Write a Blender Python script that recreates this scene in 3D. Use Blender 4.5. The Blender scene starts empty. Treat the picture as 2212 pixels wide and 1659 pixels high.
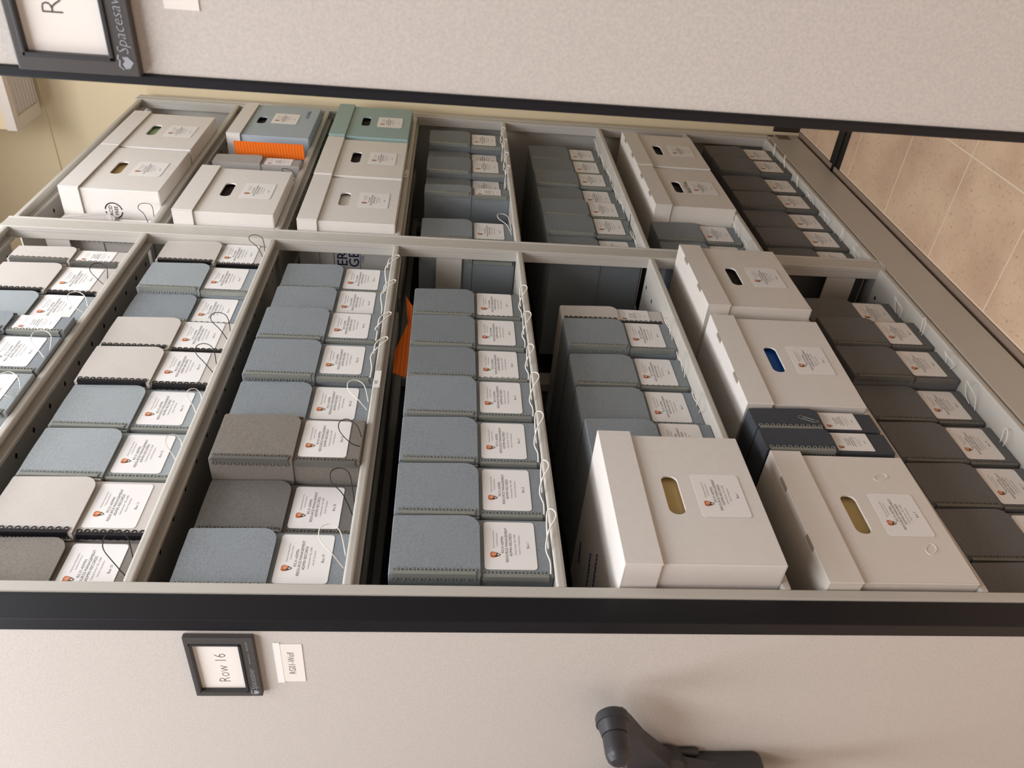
import bpy, bmesh, math, random
from mathutils import Matrix, Vector
random.seed(7)
C = bpy.context.scene.collection
ZO = 0.09                                   # floor is z = 0
SH = {0: 2.4246, 1: 2.0816, 2: 1.7571, 3: 1.4355, 4: 1.1060, 5: .7417, 6: .4059, 7: .0797}
SH = {k: v + ZO for k, v in SH.items()}     # top of each shelf
XL, XR, XF = 1.1334, 1.1929, 2.187          # middle post, far post

# ------------------------------------------------------------------ materials
def srgb(r, g, b):
    f = lambda c: (c / 255 / 12.92) if c / 255 <= .04045 else ((c / 255 + .055) / 1.055) ** 2.4
    return (f(r), f(g), f(b), 1)

def mat(name, col, rough=.6, metal=0, spec=.4, speck=0, scale=300, speck2=None, bump=0, bscale=200, wave=0):
    m = bpy.data.materials.new(name); m.use_nodes = True
    nt = m.node_tree; b = nt.nodes['Principled BSDF']
    b.inputs['Base Color'].default_value = col
    b.inputs['Roughness'].default_value = rough
    b.inputs['Metallic'].default_value = metal
    b.inputs['Specular IOR Level'].default_value = spec
    tc = nt.nodes.new('ShaderNodeTexCoord')
    if speck:
        n = nt.nodes.new('ShaderNodeTexNoise'); n.inputs['Scale'].default_value = scale
        n.inputs['Detail'].default_value = 3
        nt.links.new(tc.outputs['Object'], n.inputs['Vector'])
        r = nt.nodes.new('ShaderNodeValToRGB')
        c1 = speck2 or tuple(c * (1 - speck) for c in col[:3]) + (1,)
        c2 = tuple(min(1, c * (1 + speck)) for c in col[:3]) + (1,)
        r.color_ramp.elements[0].position = .32; r.color_ramp.elements[0].color = c1
        r.color_ramp.elements[1].position = .68; r.color_ramp.elements[1].color = c2
        nt.links.new(n.outputs['Fac'], r.inputs['Fac'])
        nt.links.new(r.outputs['Color'], b.inputs['Base Color'])
    if bump or wave:
        if wave:
            n2 = nt.nodes.new('ShaderNodeTexWave'); n2.inputs['Scale'].default_value = wave
            n2.bands_direction = 'X'; out = n2.outputs['Fac']
        else:
            n2 = nt.nodes.new('ShaderNodeTexNoise'); n2.inputs['Scale'].default_value = bscale; out = n2.outputs['Fac']
        nt.links.new(tc.outputs['Object'], n2.inputs['Vector'])
        bp = nt.nodes.new('ShaderNodeBump'); bp.inputs['Strength'].default_value = bump or .06
        bp.inputs['Distance'].default_value = .001
        nt.links.new(out, bp.inputs['Height']); nt.links.new(bp.outputs['Normal'], b.inputs['Normal'])
    return m

M = {}
M['blue'] = mat('blue_grey_board', srgb(134, 139, 142), .75, speck=.13, scale=420, spec=.25)
M['pale'] = mat('lit_blue_grey_board', srgb(152, 157, 158), .75, speck=.10, scale=420, spec=.25)  # blue-grey board with the upper shelves' stronger light put into the colour
M['grey'] = mat('slate_grey_board', srgb(124, 128, 130), .75, speck=.12, scale=420, spec=.25)
M['taupe'] = mat('taupe_board', srgb(127, 120, 111), .8, speck=.12, scale=300, spec=.2)
M['char'] = mat('dark_taupe_board', srgb(110, 106, 101), .8, speck=.12, scale=300, spec=.2)
M['light'] = mat('light_grey_board', srgb(196, 188, 180), .7, speck=.03, scale=300, spec=.25)
M['mid'] = mat('shaded_light_grey_board', srgb(166, 160, 154), .7, speck=.04, scale=300, spec=.25)  # light grey board with shade put into its colour
M['dark'] = mat('dark_grey_board', srgb(109, 108, 107), .75, speck=.10, scale=400, spec=.25)
M['navy'] = mat('dark_slate_board', srgb(68, 71, 76), .7, speck=.12, scale=300, spec=.25)
M['carton'] = mat('white_corrugated_board', srgb(224, 217, 209), .7, spec=.25, speck=.015, scale=60, bump=.05, wave=55)
M['carton_pale'] = mat('white_smooth_board', srgb(222, 214, 204), .65, spec=.25, speck=.015, scale=40)
M['carton_blue'] = mat('grey_blue_carton_board', srgb(168, 178, 184), .65, spec=.25, speck=.02, scale=80)
M['carton_green'] = mat('green_grey_carton_board', srgb(150, 172, 166), .6, spec=.3, speck=.04, scale=90)
M['pewter'] = mat('pewter_metal', srgb(150, 152, 144), .45, metal=.35)
M['black_metal'] = mat('black_metal', srgb(34, 33, 36), .4, metal=.4)
M['dark_metal'] = mat('dark_metal', srgb(112, 110, 104), .5, metal=.3)
M['paper'] = mat('white_paper', srgb(236, 231, 226), .6, spec=.3)
M['ink'] = mat('black_ink', srgb(84, 78, 75), .8)
M['ink_grey'] = mat('grey_ink', srgb(140, 132, 128), .8)
M['ink_black'] = mat('deep_black_ink', srgb(38, 36, 40), .8)
M['ink_blue'] = mat('blue_ink', srgb(62, 84, 150), .8)
M['ink_navy'] = mat('navy_ink', srgb(36, 48, 84), .8)
M['marker'] = mat('purple_marker', srgb(70, 62, 110), .8)
M['arrow_brown'] = mat('emblem_orange_brown', srgb(186, 96, 52), .7)
M['arrow_tan'] = mat('emblem_salmon', srgb(222, 150, 112), .7)
M['arrow_dark'] = mat('emblem_dark_green', srgb(68, 62, 46), .7)
M['cord_white'] = mat('white_cord', srgb(236, 230, 218), .7)
M['cord_black'] = mat('black_cord', srgb(24, 22, 22), .6)
M['paint'] = mat('putty_paint', srgb(191, 185, 175), .42, spec=.45, bump=.03, bscale=900)
M['hole'] = mat('dark_hole', srgb(30, 29, 28), .9)
M['back'] = mat('dark_gap_grey', srgb(60, 60, 62), .8)  # shade behind the boxes put into the colour
M['laminate'] = mat('speckled_laminate', srgb(208, 199, 189), .5, spec=.35, speck=.025, scale=330, speck2=srgb(196, 189, 182), bump=.04, bscale=600)
M['trim'] = mat('black_edge_trim', srgb(18, 17, 22), .45, spec=.35, bump=.03, bscale=800)
M['plastic'] = mat('black_plastic', srgb(50, 48, 50), .42, spec=.5)
M['frame'] = mat('dark_grey_plastic', srgb(74, 70, 67), .5, bump=.06, bscale=700)
M['card'] = mat('cream_card', srgb(242, 234, 224), .6)
M['silver'] = mat('silver_print', srgb(158, 160, 164), .6)
M['tape'] = mat('white_tape', srgb(255, 250, 244), .25, spec=.6)
M['orange'] = mat('orange_card', srgb(244, 118, 34), .65, spec=.2, wave=70, bump=.15)
M['tan'] = mat('manila_folders', srgb(206, 176, 118), .7)
M['mint'] = mat('green_folders', srgb(176, 204, 160), .7)
M['royal'] = mat('blue_binder', srgb(22, 84, 160), .5)
M['gloom'] = mat('carton_gloom', srgb(44, 34, 30), .8)  # shade inside a carton, painted on the slab behind the handle hole
M['wall'] = mat('cream_wall_paint', srgb(229, 210, 174), .75, spec=.2, bump=.05, bscale=500)
M['ceiling'] = mat('white_ceiling', srgb(232, 232, 232), .85)
M['wall_white'] = mat('white_wall_paint', srgb(222, 222, 224), .8)
M['base_dark'] = mat('brown_vinyl', srgb(58, 46, 38), .5)
M['grille'] = mat('white_grille_metal', srgb(220, 208, 196), .5)
M['steel'] = mat('black_steel_track', srgb(22, 22, 24), .35, metal=.3)
M['plate'] = mat('brown_label_plate', srgb(128, 110, 96), .4)
M['strip'] = mat('brown_floor_strip', srgb(142, 122, 106), .6)

def ruled(m, c1, c2, scale):
    nt = m.node_tree; tc = nt.nodes.new('ShaderNodeTexCoord'); wv = nt.nodes.new('ShaderNodeTexWave'); wv.bands_direction = 'Z'
    wv.inputs['Scale'].default_value = scale; wv.inputs['Distortion'].default_value = .4
    nt.links.new(tc.outputs['Object'], wv.inputs['Vector']); r = nt.nodes.new('ShaderNodeValToRGB')
    r.color_ramp.elements[0].position = .05; r.color_ramp.elements[0].color = c1
    r.color_ramp.elements[1].position = .35; r.color_ramp.elements[1].color = c2
    nt.links.new(wv.outputs['Fac'], r.inputs['Fac']); nt.links.new(r.outputs['Color'], nt.nodes['Principled BSDF'].inputs['Base Color'])
ruled(M['orange'], srgb(222, 98, 26), srgb(244, 120, 36), 34)
def floor_material():
    m = bpy.data.materials.new('travertine_tile'); m.use_nodes = True
    nt = m.node_tree; N = nt.nodes; Lk = nt.links; b = N['Principled BSDF']
    tc = N.new('ShaderNodeTexCoord'); sp = N.new('ShaderNodeSeparateXYZ'); Lk.new(tc.outputs['Object'], sp.inputs[0])
    def math_(op, a, bb=None):
        n = N.new('ShaderNodeMath'); n.operation = op
        for i, v in enumerate((a, bb)):
            if v is None: continue
            if isinstance(v, (int, float)): n.inputs[i].default_value = v
            else: Lk.new(v, n.inputs[i])
        return n.outputs[0]
    masks = []
    for ax, off in ((0, .899), (1, -.3136)):
        t = math_('DIVIDE', math_('SUBTRACT', sp.outputs[ax], off), .2998)
        fr = math_('FRACT', math_('ADD', t, .5))
        masks.append(math_('LESS_THAN', math_('ABSOLUTE', math_('SUBTRACT', fr, .5)), .0058))
    grout = math_('MAXIMUM', masks[0], masks[1])
    n1 = N.new('ShaderNodeTexNoise'); n1.inputs['Scale'].default_value = 5; n1.inputs['Detail'].default_value = 5
    Lk.new(tc.outputs['Object'], n1.inputs['Vector'])
    r1 = N.new('ShaderNodeValToRGB')
    r1.color_ramp.elements[0].position = .35; r1.color_ramp.elements[0].color = srgb(200, 166, 138)
    r1.color_ramp.elements[1].position = .7; r1.color_ramp.elements[1].color = srgb(224, 194, 162)
    Lk.new(n1.outputs['Fac'], r1.inputs['Fac'])
    n2 = N.new('ShaderNodeTexNoise'); n2.inputs['Scale'].default_value = 80; n2.inputs['Detail'].default_value = 6; n2.inputs['Roughness'].default_value = .7
    Lk.new(tc.outputs['Object'], n2.inputs['Vector'])
    r2 = N.new('ShaderNodeValToRGB')
    r2.color_ramp.elements[0].position = .33; r2.color_ramp.elements[0].color = (.55, .5, .46, 1)
    r2.color_ramp.elements[1].position = .43; r2.color_ramp.elements[1].color = (1, 1, 1, 1)
    Lk.new(n2.outputs['Fac'], r2.inputs['Fac'])
    mx = N.new('ShaderNodeMixRGB'); mx.blend_type = 'MULTIPLY'; mx.inputs[0].default_value = .8
    Lk.new(r1.outputs['Color'], mx.inputs[1]); Lk.new(r2.outputs['Color'], mx.inputs[2])
    mg = N.new('ShaderNodeMixRGB'); Lk.new(grout, mg.inputs[0]); Lk.new(mx.outputs[0], mg.inputs[1])
    mg.inputs[2].default_value = srgb(232, 212, 188)
    Lk.new(mg.outputs[0], b.inputs['Base Color']); b.inputs['Roughness'].default_value = .45
    return m
M['tile'] = floor_material()

# ------------------------------------------------------------------ mesh helpers
class MB:
    def __init__(s): s.v = []; s.f = []; s.mi = []; s.mats = []
    def _m(s, m):
        if m not in s.mats: s.mats.append(m)
        return s.mats.index(m)
    def add(s, vs, fs, m, X=None):
        o = len(s.v); k = s._m(m)
        s.v += [tuple(X @ Vector(q)) if X else tuple(q) for q in vs]
        s.f += [tuple(i + o for i in q) for q in fs]; s.mi += [k] * len(fs)
    def box(s, x0, x1, y0, y1, z0, z1, m, b=0, seg=2, X=None):
        bm = bmesh.new(); bmesh.ops.create_cube(bm, size=1)
        for v in bm.verts:
            v.co = (x0 + (v.co.x + .5) * (x1 - x0), y0 + (v.co.y + .5) * (y1 - y0), z0 + (v.co.z + .5) * (z1 - z0))
        if b: bmesh.ops.bevel(bm, geom=list(bm.edges), offset=b, segments=seg, affect='EDGES', profile=.5)
        s.frombm(bm, m, X)
    def frombm(s, bm, m, X=None):
        bm.verts.index_update()
        s.add([v.co[:] for v in bm.verts], [[v.index for v in f.verts] for f in bm.faces], m, X); bm.free()
    def prism(s, pts, d0, d1, m, X=None):
        """outline pts (a, b) counter-clockwise seen from the front, from depth d0 (front) to d1 along local y"""
        n = len(pts); vs = [(a, d0, b) for a, b in pts] + [(a, d1, b) for a, b in pts]
        fs = [tuple(range(n)), tuple(range(2 * n - 1, n - 1, -1))] + [(i, i + n, (i + 1) % n + n, (i + 1) % n) for i in range(n)]
        s.add(vs, fs, m, X)
    def sheet(s, pts, d, m, X=None):
        s.add([(a, d, b) for a, b in pts], [tuple(range(len(pts)))], m, X)
    def tube(s, path, r, m, n=6, closed=False, X=None):
        P = [Vector(q) for q in path]; vs = []; K = len(P)
        nrm = None
        for i in range(K):
            a = P[(i - 1) % K] if closed or i else P[i]; c = P[(i + 1) % K] if closed or i < K - 1 else P[i]
            t = (c - a).normalized()
            if nrm is None: nrm = t.orthogonal().normalized()
            nrm = (nrm - t * nrm.dot(t)).normalized(); bn = t.cross(nrm)
            for j in range(n):
                an = 2 * math.pi * j / n
                vs.append(P[i] + (nrm * math.cos(an) + bn * math.sin(an)) * r)
        fs = []
        for i in range(K if closed else K - 1):
            for j in range(n):
                a = i * n + j; b = i * n + (j + 1) % n; i2 = (i + 1) % K
                fs.append((a, b, i2 * n + (j + 1) % n, i2 * n + j))
        if not closed: fs += [tuple(range(n - 1, -1, -1)), tuple(range((K - 1) * n, K * n))]
        s.add(vs, fs, m, X)
    def mesh(s, name, smooth=False):
        me = bpy.data.meshes.new(name); me.from_pydata(s.v, [], s.f)
        for m in s.mats: me.materials.append(m)
        me.polygons.foreach_set('material_index', s.mi)
        if smooth: me.polygons.foreach_set('use_smooth', [True] * len(me.polygons))
        me.update(); return me

def obj(name, data, parent=None, loc=None):
    if isinstance(data, MB): data = data.mesh(name)
    o = bpy.data.objects.new(name, data); C.objects.link(o)
    if parent: o.parent = parent
    if loc: o.location = loc
    return o
def tag(o, label, cat, group=None):
    o['label'] = label; o['category'] = cat
    if group: o['group'] = group
    return o
def thing(name, label, cat, loc=(0, 0, 0), rz=0, group=None):
    o = bpy.data.objects.new(name, None); C.objects.link(o); o.empty_display_size = .05
    o.location = loc; o.rotation_euler = (0, 0, rz)
    return tag(o, label, cat, group)
def struct(name, mb):
    o = obj(name, mb); o['kind'] = 'structure'; return o
def dup(src, parent):                       # a copy of a part with its sub-parts
    o = src.copy(); C.objects.link(o); o.parent = parent
    for ch in src.children: dup(ch, o)
    return o

def rrect(x0, x1, z0, z1, r, n=4):
    out = []
    for cx, cz, a0 in ((x1 - r, z0 + r, -90), (x1 - r, z1 - r, 0), (x0 + r, z1 - r, 90), (x0 + r, z0 + r, 180)):
        for i in range(n + 1):
            a = math.radians(a0 + 90 * i / n); out.append((cx + r * math.cos(a), cz + r * math.sin(a)))
    return out
def smooth_path(pts, n=6, closed=False):
    P = [Vector(p) for p in pts]; out = []; K = len(P)
    for i in range(K if closed else K - 1):
        g = lambda k: P[k % K] if closed else P[max(0, min(K - 1, k))]
        a, b, c, d = g(i - 1), g(i), g(i + 1), g(i + 2)
        for j in range(n):
            t = j / n
            out.append(.5 * ((2 * b) + (c - a) * t + (2 * a - 5 * b + 4 * c - d) * t * t + (3 * b - a - 3 * c + d) * t ** 3))
    if not closed: out.append(P[-1])
    return out

_txt = {}
def text(body, size, thin=0.0, align='CENTER', res=2):
    """lettering as flat outlines: (verts, faces) in x / y"""
    key = (body, size, thin, align)
    if key in _txt: return _txt[key]
    cu = bpy.data.curves.new('t', 'FONT'); cu.body = body; cu.size = size; cu.resolution_u = res
    cu.offset = thin * size; cu.align_x = align; cu.align_y = 'CENTER'
    o = bpy.data.objects.new('t', cu); C.objects.link(o)
    dg = bpy.context.evaluated_depsgraph_get(); dg.update()
    me = o.evaluated_get(dg).to_mesh()
    r = ([v.co[:] for v in me.vertices], [tuple(p.vertices) for p in me.polygons])
    o.evaluated_get(dg).to_mesh_clear(); bpy.data.objects.remove(o); bpy.data.curves.remove(cu)
    _txt[key] = r; return r
FRONT = Matrix(((1, 0, 0, 0), (0, 0, -1, 0), (0, 1, 0, 0), (0, 0, 0, 1)))       # faces -y, reads along +x
SIDE = Matrix(((0, 0, -1, 0), (-1, 0, 0, 0), (0, 1, 0, 0), (0, 0, 0, 1)))       # faces -x, reads along -y
def put_text(mb, body, size, pos, m, base=FRONT, thin=0, sx=1, align='CENTER', slant=0):
    v, f = text(body, size, thin, align)
    v = [(a[0] * sx + a[1] * slant, a[1], a[2]) for a in v]
    mb.add(v, f, m, Matrix.Translation(pos) @ base)

# ------------------------------------------------------------------ shared paper labels
LW, LH = .102, .085
def emblem_mb(cx, cz, h, y):
    w = h * .80; mb = MB()
    pr = lambda pts: [(cx + a * w, cz + b * h) for a, b in pts]
    mb.sheet(pr([(0, -.5), (.14, -.36), (.34, -.08), (.45, .2), (.42, .4), (.22, .44), (.12, .5), (-.02, .43), (-.2, .48), (-.36, .42), (-.46, .24), (-.4, -.02), (-.2, -.34)]), y, M['arrow_brown'])
    mb.sheet(pr([(-.1, -.14), (.28, -.06), (.33, .2), (.26, .34), (-.1, .34), (-.2, .1)]), y - .00012, M['arrow_tan'])
    mb.sheet(pr([(0, -.5), (.14, -.36), (.3, -.12), (.1, -.16), (-.28, .1), (-.36, .02), (-.2, -.34)]), y - .00024, M['arrow_dark'])
    mb.sheet(pr([(-.03 + .11 * math.cos(t * .7854), -.28 + .1 * math.sin(t * .7854)) for t in range(8)]), y - .00036, M['paper'])
    return mb
_lab = {}
def label_meshes(kind, series):
    key = (kind, series)
    if key in _lab: return _lab[key]
    if kind == 'wide': w, h, k = LW, LH, 1.0
    else: w, h, k = .053, .082, .55
    sheet = MB(); sheet.prism(rrect(-w / 2, w / 2, 0, h, .006 if kind == 'wide' else .002), -.0004, 0, M['paper'])
    t = MB(); y = -.0006
    if kind == 'wide':
        rows = [('Yellowstone National Park', .0038, .012, .815, 'ink_grey', -.004, .95), ('Combined Archives', .0038, .012, .75, 'ink_grey', -.004, .95),
                ('RG 01-ADMIN', .0062, .001, .645, 'ink', 0, .95), ('RESOURCE MANAGEMENT', .0062, .001, .565, 'ink', 0, 1.0),
                ('ADMIN RECORDS', .0062, .001, .485, 'ink', 0, 1.0), ('Catalog Number YELL 23989', .0040, .001, .40, 'ink_grey', 0, .95),
                ('Series ' + series, .0040, .001, .32, 'ink_grey', 0, .95)]
    else:
        rows = [('Yellowstone National Park', .0024, .006, .80, 'ink_grey', -.004, .95), ('Combined Archives', .0024, .006, .75, 'ink_grey', -.004, .95),
                ('RG 01-ADMIN', .0038, 0, .60, 'ink', 0, .95), ('RESOURCE', .0038, 0, .54, 'ink', 0, 1), ('MANAGEMENT', .0038, 0, .48, 'ink', 0, 1),
                ('ADMIN RECORDS', .0038, 0, .42, 'ink', 0, 1), ('Catalog Number YELL 23989', .0026, 0, .33, 'ink_grey', 0, .95), ('Series ' + series, .0026, 0, .27, 'ink_grey', 0, .95)]
    for b, s, x, z, m, th, sx in rows:
        put_text(t, b, s, (x, y, z * h), M[m], FRONT, th, sx)
    e = emblem_mb(-.2 * w if kind == 'wide' else -.3 * w, .79 * h, .0175 if kind == 'wide' else .012, y)
    _lab[key] = (sheet.mesh('label'), t.mesh('printed_text'), e.mesh('emblem'), w, h)
    return _lab[key]
_num = {}
def number_mesh(n, kind):
    if (n, kind) not in _num:
        mb = MB(); h = LH if kind == 'wide' else .082
        put_text(mb, 'Box %s' % n, .006 if kind == 'wide' else .0036, (0, -.0006, .15 * h), M['ink'], FRONT, 0)
        _num[(n, kind)] = mb.mesh('box_number')
    return _num[(n, kind)]
def add_label(root, x, y, z, num, series, kind='wide', tilt=0):
    s, t, e, w, h = label_meshes(kind, series)
    lo = obj('label', s, root, (x, y, z)); lo.rotation_euler = (0, tilt, 0)
    obj('printed_text', t, lo); obj('emblem', e, lo); obj('box_number', number_mesh(num, kind), lo)
    return lo

# ------------------------------------------------------------------ document boxes
H = .262; ZB = .118                          # box height, lower edge of the lid
def strip_mb(z0, z1, n, m, yf=-.0034, gap=.0):
    mb = MB(); p = (z1 - z0) / n
    mb.box(-.0011, .0056, yf + .0001, yf + .0009, z0 + .003, z1 - .003, m)
    mb.box(-.0012, 0, yf, yf + .0105, z0 + .003, z1 - .003, m)
    def ring(c, ax):
        N, K = 9, 4; vs = []; fs = []
        for i in range(N):
            a = 2 * math.pi * i / N
            for j in range(K):
                b = 2 * math.pi * j / K + .785; rr = .0037 + .0011 * math.cos(b); t = .0009 * math.sin(b)
                if ax == 'y': vs.append((c[0] + rr * math.cos(a), c[1] + t, c[2] + rr * math.sin(a)))
                else: vs.append((c[0] + t, c[1] + rr * math.cos(a), c[2] + rr * math.sin(a)))
        for i in range(N):
            for j in range(K):
                fs.append((i * K + j, i * K + (j + 1) % K, ((i + 1) % N) * K + (j + 1) % K, ((i + 1) % N) * K + j))
        mb.add(vs, fs, m)
    for i in range(n):
        z = z0 + (i + .5) * p
        ring((.0076, yf + .0006, z), 'y'); ring((-.0006, .0088, z), 'x')
    return mb
_box = {}
def box_meshes(w, col, metal, d):
    key = (round(w, 3), col, metal, d)
    if key in _box: return _box[key]
    m = M[col]
    body = MB(); body.box(.0025, w - .0025, .003, d - .003, 0, H - .004, m, .0025, 2)
    lid = MB(); r = min(.026, w * .3)
    lid.box(0.0004, w - .0004, 0, d, H - .0035, H, m, .0012, 1)
    lid.box(0, .0022, .0002, d, ZB, H - .002, m); lid.box(w - .0022, w, .0002, d, ZB, H - .002, m)
    pts = [(0, ZB)] + [(w - r + r * math.sin(a * math.pi / 16), ZB + r - r * math.cos(a * math.pi / 16)) for a in range(9)]
    for i in range(9): pts.append((w - w * i / 8, H - .0006 - .0016 * (2 * i / 8 - 1) ** 2))
    yy = lambda x, z: -.0008 - .0042 * (.15 + .85 * x / w) * (H - z) / (H - ZB)
    n = len(pts); vs = [(x, yy(x, z), z) for x, z in pts] + [(x, yy(x, z) + .0026, z) for x, z in pts]
    cx, cz = w * .5, (ZB + H) / 2
    vs += [(cx, yy(cx, cz), cz), (cx, yy(cx, cz) + .0026, cz)]
    fs = [(i, (i + 1) % n, 2 * n) for i in range(n)] + [((i + 1) % n + n, i + n, 2 * n + 1) for i in range(n)] + [(i, i + n, (i + 1) % n + n, (i + 1) % n) for i in range(n)]
    lid.add(vs, fs, m)
    mm = M.get(metal, M['pewter'])
    res = (body.mesh('body'), lid.mesh('lid'), strip_mb(ZB + .004, H - .004, 11, mm, -.0036).mesh('edge_strip'), strip_mb(.006, ZB - .002, 9, mm, .0014).mesh('edge_strip'))
    _box[key] = res; return res
def cord_path(style, w, seed, yb=0):
    r = random.Random(seed); j = lambda s: r.uniform(-s, s); sy = max(0, yb - .01)
    k = w / .126
    if style == 'rail':      # runs along the foot of the box, then a teardrop over the shelf lip
        dx = j(.012); dz = abs(j(.008))
        a = [(.006, .0012, .006), (.03 * k, .0, .005), (.056 * k, -.0015, .010), ((.078 + dx) * k, -.012, -.001 + dz), ((.102 + dx) * k, -.022, -.014 + dz), ((.116 + dx) * k, -.024, -.010 + dz), ((.116 + dx) * k, -.020, .004), ((.090 + dx) * k, -.013, .007), (.056 * k, -.002, .006)]
    elif style == 'long':    # a long loop hanging out over the lip
        dx = j(.02)
        a = [(.006, .0012, .006), (.04 * k, 0, .006), ((.055 + dx) * k, -.008, .010), ((.075 + dx) * k, -.02, -.008), ((.097 + dx) * k, -.022, -.022), ((.104 + dx) * k, -.022, -.015), ((.088 + dx) * k, -.016, .003), ((.064 + dx) * k, -.006, .005)]
    elif style == 'out':     # a loop standing forward from the foot of the box
        dx = j(.012); dy = j(.008)
        a = [((.058) * k, .001, .010), ((.056 + dx) * k, -.014, .014), ((.060 + dx) * k, -.032 - dy, .014), ((.071 + dx) * k, -.042 - dy, .012), ((.080 + dx) * k, -.034 - dy, .010), ((.078 + dx) * k, -.016, .008), ((.072) * k, .001, .008)]
    elif style == 'up':      # a loop rising in front of the label
        dx = j(.01)
        a = [(.045 * k, .001, .004), ((.052 + dx) * k, -.006, .020), ((.075 + dx) * k, -.013, .042), ((.100 + dx) * k, -.015, .046), ((.112 + dx) * k, -.013, .032), ((.100 + dx) * k, -.008, .014), (.072 * k, .001, .004)]
    elif style == 'lie':     # a small slack loop just over the shelf edge
        dx = j(.02)
        a = [(.046 * k, .001, .006), ((.050 + dx) * k, -.012 - sy * .4, .012), ((.062 + dx) * k, -.020 - sy * .6, .024), ((.080 + dx) * k, -.022 - sy * .7, .026), ((.092 + dx) * k, -.018 - sy * .5, .016), ((.088 + dx) * k, -.010, .007), (.072 * k, .001, .005)]
    a = [(p[0], p[1] - yb if p[1] < -.0055 and style in ('rail', 'long', 'up') else p[1], p[2]) for p in a]
    return smooth_path(a, 6)
_cnt = [0]
ORD = ['', 'first', 'second', 'third', 'fourth', 'fifth', 'sixth', 'seventh', 'eighth', 'ninth']
TN = {'mid': 'grey', 'blue': 'blue-grey', 'pale': 'brightly lit blue-grey', 'grey': 'slate-grey', 'taupe': 'taupe', 'char': 'dark taupe', 'light': 'light grey', 'dark': 'dark grey', 'navy': 'narrow dark slate'}
DEPTH = .33
def document_box(row, x0, x1, y, col, label, num, series, cord='rail', ccol='white', metal=None, rz=0, group='', kind=None, tilt=0, ltilt=0, lz=.026, d=DEPTH):
    w = x1 - x0
    metal = metal or ('black_metal' if col == 'light' else 'dark_metal' if col in ('dark', 'char', 'taupe') else 'pewter')
    _cnt[0] += 1
    t = thing('document_box', label, 'box', (x0, y, SH[row] + .0005), rz, group)
    b, l, s1, s2 = box_meshes(w, col, metal, d)
    bo = obj('body', b, t); lo = obj('lid', l, t)
    if metal != 'none':
        obj('edge_strip', s1, lo)
        if col != 'navy': obj('edge_strip', s2, bo)
    kind = kind or ('wide' if w > .09 else 'narrow')
    add_label(t, w / 2 + .0030 if kind == 'wide' else w / 2 + .002, .0026, lz, num, series, kind, ltilt)
    if cord:
        mb = MB(); mb.tube(cord_path(cord, w, _cnt[0], max(0, y)), .0013 if cord in ('rail', 'long') else .0009, M['cord_' + ccol], 6)
        obj('pull_cord', mb.mesh('pull_cord', True), t)
    return t

# ------------------------------------------------------------------ records cartons
def slot_ring(x0, x1, z0, z1, cx, cz, sw, sh, n=6):
    """outer rectangle and inner slot with the same number of points"""
    inner = rrect(cx - sw / 2, cx + sw / 2, cz - sh / 2, cz + sh / 2, sh * .46, n)
    outer = []
    for (a, b) in inner:
        dx, dz = a - cx, b - cz
        outer.append((a, b, dx, dz))
    N = len(inner); q = n + 1; out = []
    cor = [(x1, z0), (x1, z1), (x0, z1), (x0, z0)]
    for i in range(4):
        for j in range(q):
            p = inner[i * q + j]; c = cor[i]
            f = abs(j - n / 2) / (n / 2); 
            if i == 0: e = (p[0], z0) if j < n / 2 else (x1, p[1])
            elif i == 1: e = (x1, p[1]) if j < n / 2 else (p[0], z1)
            elif i == 2: e = (p[0], z1) if j < n / 2 else (x0, p[1])
            else: e = (x0, p[1]) if j < n / 2 else (p[0], z0)
            out.append((c[0] * (1 - f) + e[0] * f, c[1] * (1 - f) + e[1] * f) if j != n / 2 else c)
    return out, inner
def carton_meshes(w, h, d, bm_, lm, content, lidh, slotw=.095, sloth=.029, slotz=.152):
    T = .004; body = MB(); m = bm_
    out, inn = slot_ring(.0015, w - .0015, .0015, h - .004, w / 2, slotz, slotw, sloth)
    n = len(out)
    vs = [(a, 0, b) for a, b in out] + [(a, 0, b) for a, b in inn] + [(a, T, b) for a, b in inn] + [(a, T, b) for a, b in out]
    fs = []
    for k in range(3):
        for i in range(n):
            j = (i + 1) % n; fs.append((k * n + i, k * n + j, (k + 1) * n + j, (k + 1) * n + i))
    body.add(vs, fs, m)
    body.box(0, w, .0004, d, 0, T, m, .0012, 1)
    body.box(0, T, .0004, d, .001, h - .003, m, .0012, 1); body.box(w - T, w, .0004, d, .001, h - .003, m, .0012, 1)
    body.box(.001, w - .001, d - T, d, .001, h - .003, m)
    inside = MB(); inside.box(.014, w - .014, .012, d - .02, .006, h - .03, content, .002, 1)
    lid = MB(); e = .0055
    lid.box(-e, w + e, -e, d + e, h - .004, h, lm, .0016, 2)
    lid.box(-e, w + e, -e, -e + .0035, h - lidh, h - .001, lm, .0012, 1)
    lid.box(-e, w + e, d + e - .0035, d + e, h - lidh, h - .001, lm)
    lid.box(-e, -e + .0035, -e + .001, d + e, h - lidh + .002, h - .001, lm, .001, 1)
    lid.box(w + e - .0035, w + e, -e + .001, d + e, h - lidh + .002, h - .001, lm, .001, 1)
    return body, inside, lid
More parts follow.
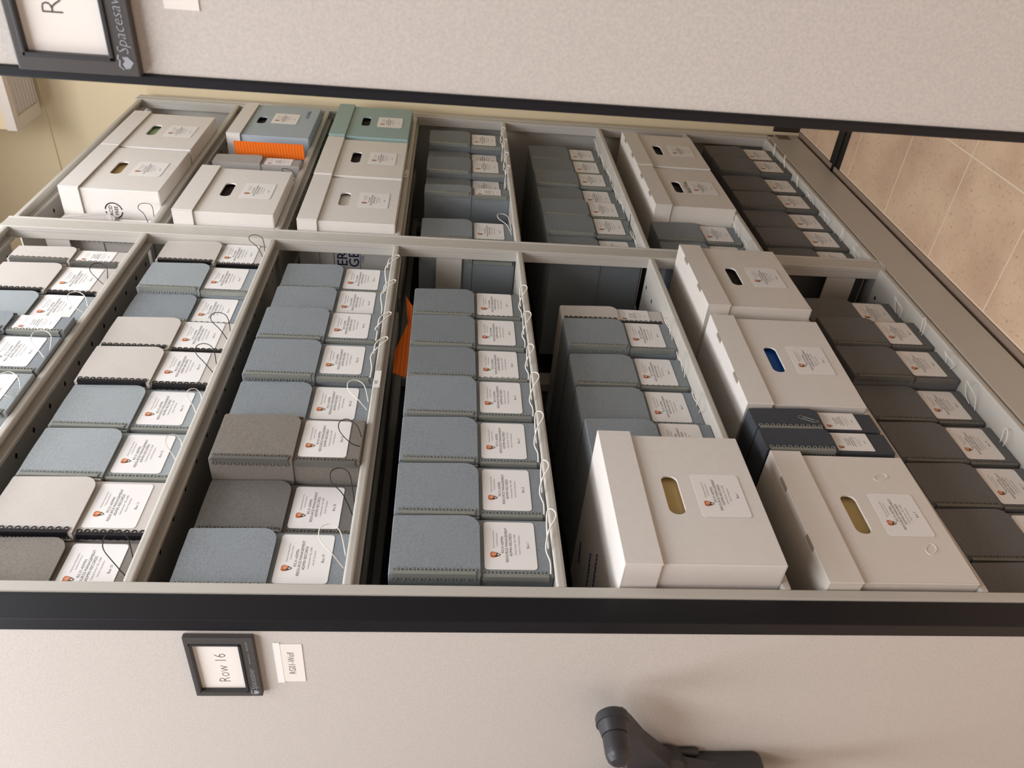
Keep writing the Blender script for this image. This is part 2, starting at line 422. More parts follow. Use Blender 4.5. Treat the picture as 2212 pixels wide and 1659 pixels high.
def records_carton(row, x0, x1, y, label, num, series, body='carton', lid='carton', content='gloom', rz=0, h=.262, d=.385, lidh=.055, slots=0, group='', lz=.028, lx=.0, slotw=.092, sloth=.029, slotz=.153, extra=None, lab=True):
    w = x1 - x0
    t = thing('records_carton', label, 'carton', (x0, y, SH[row] + .0005), rz, group)
    b, i, l = carton_meshes(w, h, d, M[body], M[lid], M[content], lidh, slotw, sloth, slotz)
    bo = obj('body', b, t); obj('folders_and_gloom', i, t); lo = obj('lid', l, t)  # slab seen through the handle hole; its gloom colour paints shade there
    if lab: add_label(t, w / 2 + lx, -.0005, lz, num, series)
    for k in range(slots):
        s = MB(); cx = w * (.27 + .46 * k / max(1, slots - 1)) if slots > 1 else w / 2
        s.prism(rrect(cx - .017, cx + .017, -.0055, .0035, .003), 0, .0006, M['plate_slot'], Matrix.Translation((0, 0, h + .0006)) @ Matrix(((1, 0, 0, 0), (0, 0, 1, 0), (0, -1, 0, 0), (0, 0, 0, 1))))
        obj('lid_slot', s, lo)
    if extra: extra(t, bo, lo, w, h, d)
    return t
M['plate_slot'] = mat('slot_board_edge', srgb(150, 138, 124), .8)

# ------------------------------------------------------------------ the room
mb = MB(); mb.box(-4, 4.5, -4.5, 4.5, -.1, 0, M['tile']); struct('floor', mb)
mb = MB(); mb.box(-4, 4.5, -4.5, 4.5, 3.3, 3.4, M['ceiling']); struct('ceiling', mb)
XW = 2.285
mb = MB(); mb.box(XW, XW + .1, -4.5, 4.5, 0, 3.3, M['wall']); struct('wall_end', mb)
mb = MB(); mb.box(XW - .006, XW + .02, -4.5, 4.5, 2.805 + ZO, 3.3, M['wall'], .002, 1); struct('wall_end_upper', mb)
mb = MB(); mb.box(-4.1, -4, -4.5, 4.5, 0, 3.3, M['wall_white']); struct('wall_back', mb)
mb = MB(); mb.box(-4, XW, -4.6, -4.5, 0, 3.3, M['wall_white']); struct('wall_right', mb)
mb = MB(); mb.box(-4, XW, 4.5, 4.6, 0, 3.3, M['wall_white']); struct('wall_left', mb)
mb = MB(); mb.box(XW - .006, XW + .001, -4.4, -.002, 0, .108, M['base_dark'], .002, 1); struct('baseboard_end', mb)
mb = MB(); mb.box(-.02, 2.27, -.012, .025, 0, .007, M['strip'], .003, 2); struct('trim_1', mb)

# vent duct hanging under the upper wall
t = thing('air_vent', 'cream air duct with a white slatted grille underneath, up on the end wall', 'vent', (2.0374, .0918, 2.80 + ZO))
mb = MB(); mb.box(.004, .198, -1.3, -.002, .030, .36, M['wall'], .002, 1); mb.box(.03, .19, -1.28, -.03, .026, .030, M['hole']); obj('duct', mb, t)  # dark plate paints the shade inside the duct, above the louvers
mb = MB()
mb.box(0, .004, -1.3, 0, 0, .034, M['grille'], .001, 1); mb.box(.003, .030, -1.3, 0, 0, .012, M['grille'], .001, 1); mb.box(.193, .200, -1.3, 0, 0, .014, M['grille'], .002, 1)
mb.box(.02, .198, -.042, 0, .0005, .030, M['grille'], .001, 1)
fr = obj('grille_frame', mb, t)
for k in range(7):
    mb = MB(); X = Matrix.Translation((.042 + k * .0232, 0, .011)) @ Matrix.Rotation(math.radians(40), 4, 'Y')
    mb.box(-.0105, .0105, -1.28, -.04, -.0012, .0012, M['grille'], 0, 1, X); obj('louver', mb, t)

# floor track
mb = MB(); mb.box(1.868, 1.952, -1.7, 1.4, 0, .0045, M['steel'], .001, 1)
mb.box(1.90, 1.92, -1.7, 1.4, .004, .008, M['steel'], .001, 1)
tag(obj('floor_track', mb), 'black steel floor track crossing the tiles under the shelving', 'track')

# ------------------------------------------------------------------ the open carriage
unit = thing('mobile_shelving', 'open beige shelving carriage, seven loaded shelves in two bays, Row 16 end panel', 'shelving')
P = M['paint']
mb = MB(); mb.box(-.02, 2.245, .0, .88, .020, SH[7] - .02, P, .004, 2); base = obj('base', mb, unit)
mb = MB(); mb.box(2.195, 2.243, -.0012, .001, .062, .112, M['plate'], .0004, 1); obj('label_plate', mb, unit)
def post(x0, x1, name='post'):
    mb = MB(); z0, z1 = SH[7] - .02, SH[0] + .012
    if x1 < .1:
        mb.box(x0, x1, -.001, .018, z0, z1, P, .002, 2); return obj(name, mb, unit)
    lipw = min(.014, (x1 - x0) * .35)
    mb.box(x0, x1 - .0, .0015, .018 if x1 < .1 else .032, z0, z1, P, .002, 2)
    mb.box(x0 - .0006, x0 + lipw, -.0015, .012, z0 + .001, z1 - .002, P, .0015, 2)
    mb.box(x1 - .006, x1 + .0006, -.0008, .012, z0 + .001, z1 - .002, P, .0012, 1)
    return obj(name, mb, unit)
post(-.016, .003); post(XL, XR); post(XF, XF + .034)
for x0, x1 in ((-.016, .03), (XL, XR), (XF, XF + .034)):
    mb = MB(); mb.box(x0, x1, .44, .47, SH[7] - .02, SH[0], P, .002, 1); obj('post', mb, unit)
mb = MB(); mb.box(XF + .036, XF + .052, .0, .88, SH[7] - .05, SH[0] + .01, P, .002, 1); obj('side_panel', mb, unit)
mb = MB(); mb.box(-.016, XF + .03, .475, .485, SH[7] - .02, SH[0], M['back']); obj('dark_gap_sheet', mb, unit)  # dark sheet standing in for the shaded gap and box backs behind
for z0, z1 in ((1.252 + ZO, 1.322 + ZO), (.137 + ZO, .222 + ZO), (1.93 + ZO, 1.99 + ZO), (2.27 + ZO, 2.33 + ZO)):
    mb = MB(); mb.box(1.1355, 1.1395, .033, .45, z0, z1, P, .001, 1); obj('side_brace', mb, unit)
def shelf(x0, x1, z, slots=False, canopy=False):
    mb = MB()
    mb.box(x0, x1, .004, .44, z - .004, z, P)
    bm = bmesh.new(); bmesh.ops.create_cube(bm, size=1)
    mb.box(x0, x1, -.001, .0105, z - .0155, z + .0003, P, .0042, 3)
    mb.box(x0, x1, .026, .036, z - .0215, z - .003, P, .002, 1)
    mb.box(x0, x1, .41, .44, z - .022, z - .003, P, .002, 1)
    for k in range(9):      # stiffening hat and slots under the shelf
        pass
    mb.box(x0 + .01, x1 - .01, .20, .26, z - .014, z - .003, P, .003, 1)
    bm.free()
    for k in range(int((x1 - x0) / .075)):
        cx = x0 + .05 + k * .075
        for yy, zz in ((.075, z + .0004), (.075, z - .0046)):
            s = .006; mb.add([(cx - s, yy, zz), (cx, yy - s * 1.2, zz), (cx + s, yy, zz), (cx, yy + s * 1.2, zz)], [(0, 1, 2, 3)], M['hole'])
    return obj('shelf', mb, unit)
for k in range(0, 8):
    shelf(.003, XL, SH[k]); shelf(XR, XF, SH[k])
for x0, x1, z in ((.5005, .5581, SH[3] - .002), (1.597, 1.658, SH[3] + .0)):
    mb = MB(); mb.box(x0, x1, -.0024, -.0012, z - .013, z + .0, M['paper'], .0004, 1); sl = obj('shelf_tag', mb, unit)
    mb = MB(); put_text(mb, 'VII', .011, ((x0 + x1) / 2 - .012, -.0026, z - .005), M['ink_black']); obj('lettering', mb, sl)
# near end panel with its black edge trim
mb = MB(); mb.box(-.060, -.018, .028, .92, .03, 2.62, M['laminate'], .001, 1); obj('end_panel', mb, unit)
mb = MB(); mb.box(-.0625, -.0165, .001, .0285, .028, 2.625, M['trim'], .0022, 2); obj('edge_trim', mb, unit)
# three-spoke handle (the hub is just outside the picture)
HC = Vector((-.095, .395, .980))
hd = bpy.data.objects.new('handle', None); C.objects.link(hd); hd.parent = unit; hd.location = HC; hd.empty_display_size = .05
def lathe(mb, prof, m, n=32, X=None):
    for i in range(len(prof) - 1):          # every band has its own rings, so steps stay crisp
        vs = []
        for x, r in prof[i:i + 2]:
            for j in range(n):
                a = 2 * math.pi * j / n; vs.append((x, r * math.cos(a), r * math.sin(a)))
        mb.add(vs, [(j, n + j, n + (j + 1) % n, (j + 1) % n) for j in range(n)], m, X)
    x, r = prof[-1]
    mb.add([(x, r * math.cos(2 * math.pi * j / n), r * math.sin(2 * math.pi * j / n)) for j in range(n)], [tuple(range(n))], m, X)
mb = MB(); lathe(mb, [(.036, .045), (.03, .058), (.002, .060), (-.010, .055), (-.020, .046), (-.028, .040), (-.034, .026)], M['plastic'], 48)
obj('hub', mb.mesh('hub', True), hd)
mb = MB(); mb.box(-.012, .036, -.031, .15, -.192, .03, M['plastic'], .014, 3); mb.box(.02, .034, -.045, .0, -.074, .030, M['plastic'], .006, 2); obj('lock_housing', mb, hd)
for a in (151.3, 271.3, 31.3):
    d = Vector((0, math.cos(math.radians(a)), math.sin(math.radians(a)))); d = Vector((0, -d.y * -1, d.z))
    n = Vector((0, -d.z, d.y)); L = .244
    mb = MB(); vs = []; secs = [(.03, .046, .014), (.09, .036, .012), (.15, .026, .011), (.215, .023, .010), (L + .002, .020, .009), (L + .014, .010, .007)]
    for s, w, th in secs:
        x = .004 - .014 * (s / L) 
        for sx, sn in ((-1, -1), (-1, 1), (1, 1), (1, -1)):
            vs.append(d * s + n * (sn * w * (.8 if sx < 0 else 1)) + Vector((x + sx * th, 0, 0)))
    fs = [(i * 4 + j, i * 4 + (j + 1) % 4, i * 4 + 4 + (j + 1) % 4, i * 4 + 4 + j) for i in range(len(secs) - 1) for j in range(4)]
    fs += [(0, 1, 2, 3), (len(vs) - 1, len(vs) - 2, len(vs) - 3, len(vs) - 4)]
    mb.add(vs, fs, M['plastic'])
    sp = obj('spoke', mb, hd)
    kb = MB(); X = Matrix.Translation(d * L + Vector((-.012, 0, 0)))
    lathe(kb, [(.006, .022), (.003, .0262), (-.001, .0276), (-.012, .0276), (-.0128, .0252), (-.016, .0245), (-.031, .0212), (-.0316, .0188), (-.0332, .0188), (-.0338, .0206), (-.058, .0202), (-.064, .0194), (-.070, .0172), (-.0745, .0135), (-.0772, .0085), (-.0780, .002)], M['plastic'], 40, X)
    obj('knob', kb.mesh('knob', True), sp)

# ------------------------------------------------------------------ the closed carriage on the other side of the aisle
NY = -.749
near = thing('mobile_shelving', 'closed beige speckled carriage end with thin black edge, blurred and nearest the camera', 'shelving')
mb = MB(); mb.box(-.060, -.018, -1.75, NY - .0095, .03, 2.62, M['laminate'], .001, 1); obj('end_panel', mb, near)
mb = MB(); mb.box(-.0625, -.016, NY - .0097, NY, .028, 2.625, M['trim'], .002, 2); obj('edge_trim', mb, near)
mb = MB(); mb.box(-.017, 2.23, -1.72, NY - .012, .02, SH[0] + .01, P, .003, 1); obj('cabinet', mb, near)

# ------------------------------------------------------------------ signs and tags on the end panels
def sign(yc, zt, row, label, ty=0, tz=0):
    """frame .147 wide x .101 high on the panel face; yc is the edge nearest the aisle (text starts at larger y)"""
    t = thing('sign_holder', label, 'sign', (-.0602, yc, zt))
    W, Hh = .1475, .101
    def rect(y0, y1, z0, z1, x0, x1, m, b=0): 
        mb_.box(x0, x1, y0, y1, z0, z1, m, b, 2)
    mb_ = MB()
    rect(0, W, -.0235, 0 - .0785 + .0785 - .0 - .101 + .0775, -.009, 0, M['frame'])
    mb_ = MB()
    rect(0, W, -Hh, -.0805, -.009, 0, M['frame'], .0015)         # brand strip
    rect(0, W, -.0075, 0, -.009, 0, M['frame'], .0015)           # top rail
    rect(0, .0150, -.083, -.005, -.009, 0, M['frame'], .0012)
    rect(W - .0125, W, -.083, -.005, -.009, 0, M['frame'], .0012)
    fr = obj('frame', mb_, t)
    mb_ = MB()
    for y0, y1, z0, z1 in ((.0145, .0180, -.0815, -.0065), (W - .0155, W - .0120, -.0815, -.0065), (.0145, W - .0120, -.0815, -.0775), (.0145, W - .0120, -.0100, -.0065)):
        rect(y0, y1, z0, z1, -.0105, 0, M['plastic'], .0008)
    obj('window_rim', mb_, t)
    mb_ = MB(); rect(.017, W - .0145, -.079, -.0095, -.004, 0, M['card']); card = obj('card', mb_, t)
    mb_ = MB(); put_text(mb_, row, .0255, (-.0043, W / 2 + .006 + ty, -.0475 + tz), M['ink'], SIDE, -.022, .92)
    obj('lettering', mb_, card)
    mb_ = MB()
    put_text(mb_, 'Spacesaver', .0135, (-.0093, W - .019, -.0905), M['silver'], SIDE, -.012, .92, 'LEFT', .2)
    put_text(mb_, 'www.spacesaver.com', .0038, (-.0093, W - .085, -.0905), M['silver'], SIDE, -.005, .8, 'LEFT')
    put_text(mb_, '800.492.3434', .0044, (-.0093, W - .118, -.0905), M['silver'], SIDE, -.005, .9, 'LEFT')
    obj('brand_lettering', mb_, fr)
    mb_ = MB(); S2 = Matrix.Translation((-.0093, W - .0115, -.0905)) @ SIDE
    mb_.add([(-.0052, .001, 0), (-.0046, -.003, 0), (.0004, -.0066, 0), (.005, -.0022, 0), (.0046, .0024, 0), (.0012, .0006, 0), (-.0012, .003, 0)], [tuple(range(7))], M['silver'], S2)
    pth = [(-.0058, .0024), (-.003, .0056), (.0018, .0046), (.003, .0062), (.0064, .0052)]
    for i in range(len(pth) - 1):
        (a, b), (c, dd) = pth[i], pth[i + 1]; mb_.add([(a, b - .0007, 0), (c, dd - .0007, 0), (c, dd + .0007, 0), (a, b + .0007, 0)], [(0, 1, 2, 3)], M['silver'], S2)
    obj('brand_mark', mb_, fr)
    return t
sign(.0355, 1.6585 + ZO, 'Row 16', 'dark grey sign holder with cream card reading Row 16')
sign(-.758 - .1475, 1.665 + ZO, 'Row 17', 'blurred dark sign holder cut by the picture edge, only a letter R readable', -.0135, .009)
def paper_tag(y0, y1, z0, z1, txt, label):
    t = thing('paper_tag', label, 'paper tag', (-.0602, y0, z0))
    mb = MB(); mb.box(-.0006, 0, 0, y1 - y0, 0, z1 - z0, M['card']); pp = obj('paper', mb, t)
    mb = MB()
    if txt: mb.box(-.0009, -.0001, -.003, y1 - y0 + .003, z1 - z0 - .006, z1 - z0 + .004, M['tape']); obj('tape', mb, t)
    if txt:
        mb = MB(); put_text(mb, txt, .0150, (-.0009, (y1 - y0) / 2, (z1 - z0) * .46), M['ink'], SIDE, -.012, .78); obj('lettering', mb, pp)
paper_tag(.0605, .1555, 1.4905 + ZO, 1.529 + ZO, 'RG01-Wolf', 'small white taped paper tag reading RG01-Wolf below the Row 16 sign')
paper_tag(-.93, -.8135, 1.509 + ZO, 1.5375 + ZO, None, 'blank white paper tag cut by the picture edge, on the closed carriage')

# ------------------------------------------------------------------ contents of the shelves
NB, FB = 'near bay', 'far bay'
SHN = ['', 'top', 'second', 'third', 'fourth', 'fifth', 'sixth', 'bottom']
def put_row(row, bay, items, series):
    """items from the near end: (x0, x1, y, colour, number, cord style or None, cord colour, extra keywords)"""
    g = 'document boxes on the %s shelf of the %s' % (SHN[row], bay)
    for n, it in enumerate(items):
        x0, x1, y, col, num, cord, cc = it[:7]; kw = dict(it[7]) if len(it) > 7 else {}
        pos = kw.pop('pos', ORD[n + 1] + ' from near end')
        what = kw.pop('what', TN[col] + ' document box' + (' with black cord' if cc == 'black' and cord else ''))
        if x1 - x0 < .09 and 'narrow' not in what: what = 'narrow ' + what
        lab = '%s, %s, %s shelf, %s' % (what, pos, SHN[row], bay)
        document_box(row, x0, x1, y, col, lab, num, series, cord, cc, group=g, rz=kw.pop('rz', random.uniform(-.006, .006)), **kw)
OPS, COR, RES, HIS = 'E: Operations', 'D: Correspondence', 'G: Resources', 'B: Historical Data'
put_row(1, NB, [
    (.374, .500, -.012, 'pale', 4, 'up', 'white'), (.506, .632, -.010, 'blue', 5, 'up', 'white'),
    (.637, .702, -.016, 'blue', 6, None, 'white'), (.706, .820, .004, 'pale', 7, 'up', 'white'),
    (.824, .950, .002, 'light', 8, 'up', 'black'), (.968, .1034 * 10, .002, 'light', 9, None, 'white', {'metal': 'dark_metal'})], OPS)
put_row(2, NB, [
    (-.014, .108, .027, 'taupe', 10, 'up', 'black', {'what': 'light taupe document box with black cord'}), (.114, .241, .020, 'light', 11, None, 'white'), (.246, .372, .022, 'pale', 12, 'lie', 'white'),
    (.379, .506, .022, 'pale', 13, 'lie', 'white'), (.508, .631, .014, 'light', 14, 'up', 'black'), (.636, .754, .018, 'light', 15, 'up', 'black'),
    (.760, .878, .030, 'blue', 16, None, 'white'), (.881, 1.006, .015, 'pale', 17, None, 'white'), (1.022, 1.130, .018, 'light', 18, 'up', 'black')], OPS)
put_row(3, NB, [
    (.008, .131, .020, 'blue', 19, 'up', 'white', {'rz': .012}), (.137, .262, .036, 'char', 20, 'up', 'black', {'rz': .02}), (.266, .391, -.010, 'taupe', 21, 'up', 'black'),
    (.396, .518, .008, 'blue', 22, 'up', 'white'), (.527, .657, -.003, 'blue', 23, 'long', 'white'), (.663, .788, -.004, 'blue', 24, 'long', 'white'),
    (.792, .910, .012, 'blue', 25, 'long', 'white'), (.918, 1.042, .020, 'blue', 26, 'long', 'white')], OPS)
put_row(4, NB, [
    (.026, .151, .003, 'blue', 1, 'rail', 'white'), (.156, .281, .003, 'blue', 2, 'rail', 'white'), (.289, .414, .003, 'blue', 3, 'rail', 'white'), (.422, .547, .001, 'blue', 4, 'rail', 'white'),
    (.552, .665, .006, 'grey', 5, 'rail', 'white'), (.669, .792, .003, 'grey', 6, 'rail', 'white'), (.798, .916, .004, 'grey', 7, 'rail', 'white')], COR)
put_row(5, NB, [
    (.330, .448, .020, 'blue', 2, None, 'white', {'pos': 'half hidden behind white carton'}), (.458, .580, .038, 'blue', 3, 'lie', 'white', {'pos': 'second beyond the white carton'}), (.591, .710, .040, 'blue', 4, 'lie', 'white', {'pos': 'third beyond the white carton'}),
    (.731, .852, .032, 'blue', 5, 'lie', 'white', {'pos': 'fourth beyond the white carton'}), (.868, .932, .044, 'light', 6, None, 'white', {'ltilt': .02, 'lz': .036})], RES)
put_row(6, NB, [(.326, .390, -.015, 'navy', 5, None, 'white', {'pos': 'touching the nearest carton', 'lz': .040}), (.394, .457, -.013, 'navy', 6, None, 'white', {'pos': 'touching the carton with blue handle hole', 'lz': .038})], RES)
put_row(7, NB, [
    (-.012, .113, .055, 'dark', 13, None, 'white'), (.118, .247, .055, 'dark', 12, None, 'white'), (.252, .376, .053, 'dark', 11, 'lie', 'white'), (.381, .508, .052, 'dark', 10, 'out', 'white'),
    (.517, .643, .053, 'dark', 9, 'lie', 'white'), (.648, .776, .030, 'dark', 8, 'lie', 'white'), (.780, .902, .026, 'dark', 7, 'out', 'white'), (.908, 1.034, .048, 'dark', 6, 'lie', 'white')], HIS)
put_row(1, FB, [(1.166, 1.290, .036, 'light', 1, 'up', 'black', {'what': 'light grey document box', 'pos': 'squeezed beside a white carton'})], OPS)
put_row(2, FB, [(1.524, 1.592, .012, 'light', 2, 'up', 'black', {'what': 'light grey document box', 'pos': 'against the white carton', 'metal': 'none'}), (1.602, 1.664, -.016, 'mid', 3, None, 'black', {'what': 'grey document box', 'pos': 'before the orange sheet', 'metal': 'none'})], OPS)
put_row(4, FB, [
    (1.143, 1.2235, .037, 'grey', 14, None, 'white', {'what': 'slate-grey document box half behind middle post'}), (1.231, 1.353, .020, 'blue', 13, 'up', 'white'), (1.513, 1.578, .008, 'blue', 12, None, 'white'),
    (1.582, 1.688, .032, 'grey', 11, 'rail', 'white'), (1.694, 1.816, .009, 'grey', 10, 'rail', 'white'), (1.820, 1.937, .034, 'grey', 9, 'rail', 'white'), (1.946, 2.076, .010, 'grey', 8, 'rail', 'white')], COR)
put_row(5, FB, [
    (1.186, 1.312, .036, 'grey', 14, 'lie', 'white', {'what': 'slate-grey document box half behind middle post'}), (1.317, 1.438, .026, 'grey', 13, 'out', 'black'), (1.446, 1.565, .028, 'grey', 12, 'lie', 'white'), (1.572, 1.698, .044, 'grey', 11, 'lie', 'white'),
    (1.706, 1.828, .038, 'grey', 10, 'lie', 'white'), (1.848, 1.972, .049, 'grey', 9, 'lie', 'white'), (1.980, 2.104, .054, 'grey', 8, 'lie', 'white')], RES)
put_row(6, FB, [(1.199, 1.322, .040, 'blue', 2, 'lie', 'white'), (1.328, 1.448, .036, 'blue', 1, 'lie', 'white')], RES)
put_row(7, FB, [
    (1.196, 1.310, .036, 'dark', 20, 'lie', 'white', {'what': 'dark grey document box half behind middle post'}), (1.316, 1.438, .030, 'dark', 19, 'out', 'white'), (1.446, 1.571, .032, 'dark', 18, 'lie', 'white'), (1.578, 1.701, .022, 'dark', 17, 'lie', 'white'),
    (1.710, 1.836, .022, 'dark', 16, 'out', 'white'), (1.857, 1.978, .009, 'dark', 15, 'out', 'white'), (1.985, 2.104, .013, 'dark', 14, 'out', 'white')], HIS)

f1c = [o for o in bpy.data.objects if o.get('label', '').startswith('light grey document box, squeezed')][0]
fl = MB(); a = f1c.location
q = [(1.196, .031, .212), (1.204, .0, .223), (1.222, -.002, .20), (1.234, -.002, .112), (1.212, .031, .098)]
fl.add([(x - a.x, y - a.y, z) for x, y, z in q] + [(x - a.x - .002, y - a.y + .001, z) for x, y, z in q], [(0, 1, 2, 3, 4), (9, 8, 7, 6, 5)] + [(i, i + 5, (i + 1) % 5 + 5, (i + 1) % 5) for i in range(5)], M['light'])
obj('open_flap', fl, f1c)
# cartons -------------------------------------------------------------
def side_ring(t, w, yc, zc, lines, col='ink_black', r=.024, size=.013):
    mb = MB(); K = 40
    for i in range(K):
        if i in (9, 10, 29, 30): continue
        a, b = 2 * math.pi * i / K, 2 * math.pi * (i + 1) / K
        q = lambda an, rr: (-.0004, yc + rr * math.cos(an), zc + rr * math.sin(an))
        mb.add([q(a, r), q(b, r), q(b, r - .0032), q(a, r - .0032)], [(0, 1, 2, 3)], M[col])
    for k, s in enumerate(lines):
        put_text(mb, s, size, (-.0004, yc, zc + .0075 - .015 * k), M[col], SIDE, .01)
    obj('printed_mark', mb, t)
def x_f1b(t, bo, lo, w, h, d): side_ring(bo, w, .062, .130, ['ACID', 'FREE'])
def x_f2d(t, bo, lo, w, h, d): side_ring(bo, w, .076, .127, ['ACID', 'FREE'])
def x_f3c(t, bo, lo, w, h, d):
    mb = MB()
    put_text(mb, 'ER', .040, (-.0004, .112, .145), M['ink_navy'], SIDE, .01)
    put_text(mb, 'GE', .040, (-.0004, .112, .113), M['ink_navy'], SIDE, .01)
    put_text(mb, 'rials', .014, (-.0004, .110, .091), M['ink_navy'], SIDE, 0)
    for z in (.170, .098):
        mb.add([(-.0004, .155, z), (-.0004, .08, z), (-.0004, .08, z - .0015), (-.0004, .155, z - .0015)], [(0, 1, 2, 3)], M['ink_navy'])
    pts = [(.064 + .02 * math.cos(a * .2618 + 1.9), .142 + .036 * math.sin(a * .2618 + 1.9)) for a in range(10)]
    for i in range(9):
        (a, b), (c, e) = pts[i], pts[i + 1]
        mb.add([(-.0004, a, b), (-.0004, c, e), (-.0004, c - .004, e), (-.0004, a - .004, b)], [(0, 1, 2, 3)], M['ink_navy'])
    obj('printed_mark', mb, bo)
def x_f2a(t, bo, lo, w, h, d):
    mb = MB(); put_text(mb, 'ACID-FREE', .0165, (w * .76, -.0005, .034), M['ink_blue'], FRONT, .004, .95); obj('printed_mark', mb, bo)
def x_f6b(t, bo, lo, w, h, d):
    mb = MB(); put_text(mb, 'Acid Free', .025, (w * .5, -.0004, .1205), M['ink_black'], FRONT, 0, .92); obj('printed_mark', mb, bo)
def x_n5(t, bo, lo, w, h, d):
    mb = MB(); r = random.Random(3)
    for (x0, y0), (x1, y1) in (((.185, .19), (.165, .265)), ((.142, .145), (.125, .225)), ((.268, .255), (.255, .30))):
        pts = []
        for k in range(19):
            f = k / 18; sgn = (k % 2) * 2 - 1
            pts.append((x0 + (x1 - x0) * f + sgn * r.uniform(.002, .0055), y0 + (y1 - y0) * f + r.uniform(-.002, .002), h + .0004))
        mb.tube(pts, .0014, M['marker'], 4)
    obj('marker_scrawl', mb, lo)
def x_n6e(t, bo, lo, w, h, d):
    mb = MB()
    for x0, z0, x1, z1 in ((.235, .075, .255, .057), (.06, .057, .085, .045)):   # old tape scars
        mb.tube(smooth_path([(x0, -.0002, z0), ((x0 + x1) / 2, -.0006, z0 + .004), (x1, -.0002, z1), ((x0 + x1) / 2, -.0006, z1 - .004)], 4, True), .0006, M['paper'], 4, True)
    obj('tape_scar', mb, bo)
gN, gF = 'white record cartons in the near bay', 'record cartons in the far bay'
records_carton(5, .013, .318, -.045, 'large white lidded carton with tan handle hole and purple scrawl, near end, fifth shelf', 1, RES, 'carton', 'carton', 'tan', -.012, h=.264, lidh=.062, group=gN, extra=x_n5)
records_carton(6, .011, .3125, -.010, 'worn white lidded carton with olive handle hole, near end, sixth shelf', 7, RES, 'carton_pale', 'carton_pale', 'tan', -.022, lidh=.06, slots=2, group=gN, extra=x_n6e)
records_carton(6, .470, .782, -.016, 'white lidded carton with bright blue handle hole, sixth shelf, near bay', 1, RES, 'carton', 'carton', 'royal', -.05, lidh=.058, slots=2, group=gN)
records_carton(6, .818, 1.124, -.043, 'white lidded carton jutting across the middle post, black handle hole, sixth shelf', 3, RES, 'carton_pale', 'carton_pale', 'gloom', .0, lidh=.058, slots=2, group=gN)
records_carton(1, 1.30, 1.605, -.041, 'white carton with tan handle hole and circled ACID FREE side, top shelf', 2, OPS, 'carton', 'carton', 'tan', 0, group=gF, extra=x_f1b)
records_carton(1, 1.6185, 1.922, -.041, 'white carton with green handle hole, next to the end wall, top shelf', 1, OPS, 'carton', 'carton', 'mint', 0, group=gF)
records_carton(2, 1.2005, 1.502, -.037, 'white carton with dark handle hole, beside middle post, second shelf', 1, OPS, 'carton', 'carton', 'gloom', 0, group=gF, extra=x_f2d)
records_carton(2, 1.800, 2.104, -.033, 'grey-blue carton with white lid and blue ACID-FREE print, second shelf', 4, OPS, 'carton_blue', 'carton', 'gloom', 0, group=gF, extra=x_f2a, lidh=.046, slotw=.07, slotz=.178, lz=.060, lx=.022)
records_carton(3, 1.205, 1.505, -.026, 'white carton beside middle post with papers in its handle hole, third shelf', 3, OPS, 'carton', 'carton', 'card', 0, group=gF, extra=x_f3c)
records_carton(3, 1.516, 1.822, -.030, 'white carton between a white and a green carton, third shelf', 2, OPS, 'carton_pale', 'carton_pale', 'gloom', 0, group=gF)
records_carton(3, 1.846, 2.154, -.034, 'crumpled green-grey carton, far end of the third shelf', 1, OPS, 'carton_green', 'carton_green', 'gloom', 0, group=gF)
records_carton(6, 1.456, 1.766, -.017, 'white carton printed Acid Free, dark handle hole, sixth shelf, far bay', 4, RES, 'carton_pale', 'carton_pale', 'gloom', 0, h=.258, slots=2, group=gF, extra=x_f6b)
records_carton(6, 1.778, 2.088, -.020, 'white carton at the far end of sixth shelf, next to end wall', 3, RES, 'carton_pale', 'carton_pale', 'gloom', 0, h=.258, slots=2, group=gF)

# loose sheets -----------------------------------------------------------
mb = MB(); mb.add([(1.700, -.046, SH[2] + .001), (1.712, .006, SH[2] + .001), (1.712, .006, SH[2] + .216), (1.700, -.046, SH[2] + .216),
                   (1.703, -.047, SH[2] + .001), (1.715, .006, SH[2] + .001), (1.715, .006, SH[2] + .216), (1.703, -.047, SH[2] + .216)],
                  [(3, 2, 1, 0), (4, 5, 6, 7), (0, 1, 5, 4), (2, 3, 7, 6), (1, 2, 6, 5), (3, 0, 4, 7)], M['orange'])
tag(obj('orange_sheet', mb), 'bright orange card standing beside the grey-blue carton on the second shelf', 'card')
zt = SH[4] + H + .001
def sheet3(mb, q, m, th=.0008):
    a = [Vector(p) for p in q]; n = (a[1] - a[0]).cross(a[2] - a[0]).normalized() * th; k = len(a)
    mb.add([tuple(p) for p in a] + [tuple(p + n) for p in a], [tuple(range(k)), tuple(range(2 * k - 1, k - 1, -1))] + [(i, i + k, (i + 1) % k + k, (i + 1) % k) for i in range(k)], m)
fold = MB()
sheet3(fold, [(.80, .045, zt + .002), (.875, .03, zt + .003), (.925, .032, zt + .022), (.83, .05, zt + .012)], M['orange'])
sheet3(fold, [(.80, .045, zt + .002), (.83, .05, zt + .012), (.72, .06, zt + .036), (.63, .055, zt + .034), (.60, .045, zt + .002)], M['orange'])
tag(obj('orange_folder', fold), 'folded orange sheet lying on top of the fourth-shelf boxes, near bay', 'card')
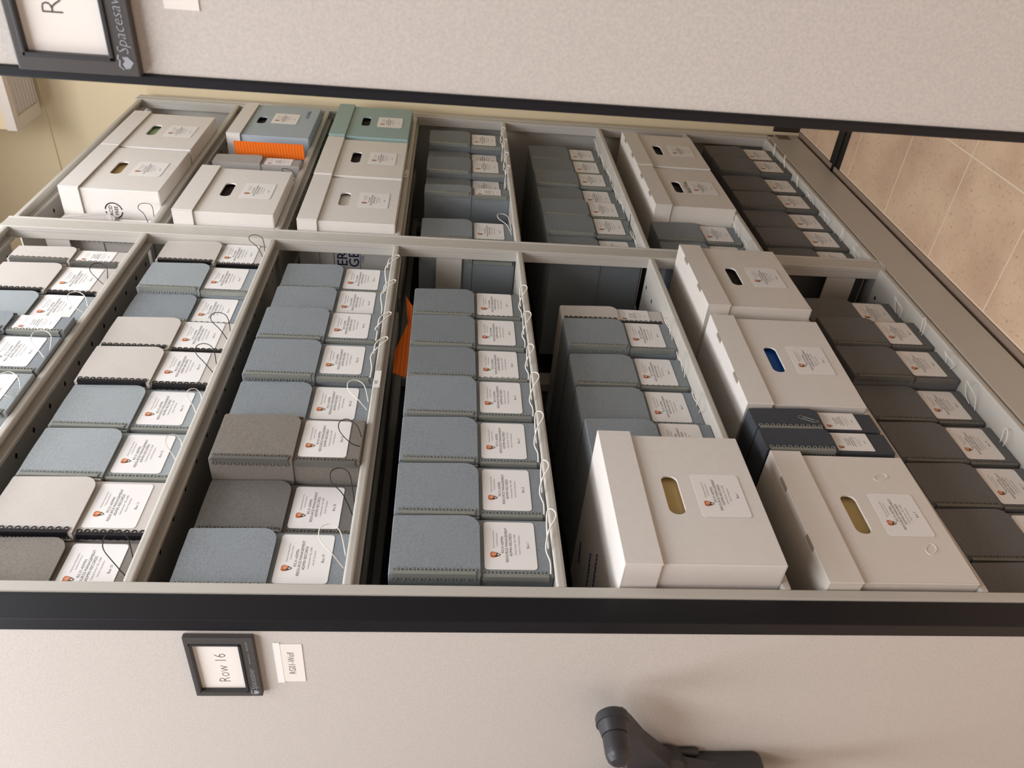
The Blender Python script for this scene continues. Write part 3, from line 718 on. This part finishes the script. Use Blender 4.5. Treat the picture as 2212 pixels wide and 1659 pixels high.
clip = MB(); clip.tube(smooth_path([(0, 0, 0), (0, 0, .03), (.006, 0, .034), (.009, 0, .028), (.009, 0, -.002), (.0055, 0, -.006), (.002, 0, 0), (.002, 0, .022), (.0045, 0, .025), (.007, 0, .02), (.007, 0, .004)], 4), .0005, M['pewter'], 5)
o = obj('paper_clip', clip, None, (.412, -.0172, SH[6] + .136)); o.rotation_euler = (0, .45, 0)
tag(o, 'tiny wire paper clip on the front of a dark slate box', 'paper clip')

# ------------------------------------------------------------------ lights
def area(name, loc, size, power, col=(.955, .99, 1.06), rot=(0, 0, 0)):
    L = bpy.data.lights.new(name, 'AREA'); L.shape = 'RECTANGLE'; L.size, L.size_y = size; L.energy = power; L.color = col
    o = bpy.data.objects.new(name, L); C.objects.link(o); o.location = loc; o.rotation_euler = rot; return o
area('ceiling_lamp', (-1.15, .75, 3.28), (1.8, 1.0), 51)
area('ceiling_lamp', (-1.15, -1.0, 3.28), (1.8, 1.0), 58)
area('ceiling_lamp', (.6, -.45, 3.28), (1.4, .5), 36)
w = bpy.data.worlds.new('room'); bpy.context.scene.world = w; w.use_nodes = True
w.node_tree.nodes['Background'].inputs[0].default_value = (.9, .9, .9, 1)
w.node_tree.nodes['Background'].inputs[1].default_value = .05

# ------------------------------------------------------------------ camera (the photograph lies on its side)
right = Vector((.5958, -.8024, .0349)); down = Vector((-.0505, -.0807, -.9955)); fwd = Vector((.8016, .5913, -.0886))
fwd.normalize(); right = (right - fwd * right.dot(fwd)).normalized(); down = fwd.cross(right)
cam = bpy.data.cameras.new('camera'); co = bpy.data.objects.new('camera', cam); C.objects.link(co)
Mx = Matrix((down, right, -fwd)).transposed().to_4x4(); Mx.translation = Vector((-.794, -.977, 1.296 + ZO))
co.matrix_world = Mx
cam.sensor_fit = 'HORIZONTAL'; cam.sensor_width = 36; cam.lens = 1712.6 / 2212 * 36; cam.clip_start = .02
cam.dof.use_dof = True; cam.dof.focus_distance = 1.7; cam.dof.aperture_fstop = 13
sc = bpy.context.scene; sc.camera = co
vs = sc.view_settings; vs.view_transform = 'Standard'; vs.look = 'None'; vs.gamma = 1; vs.exposure = 0; vs.use_curve_mapping = False
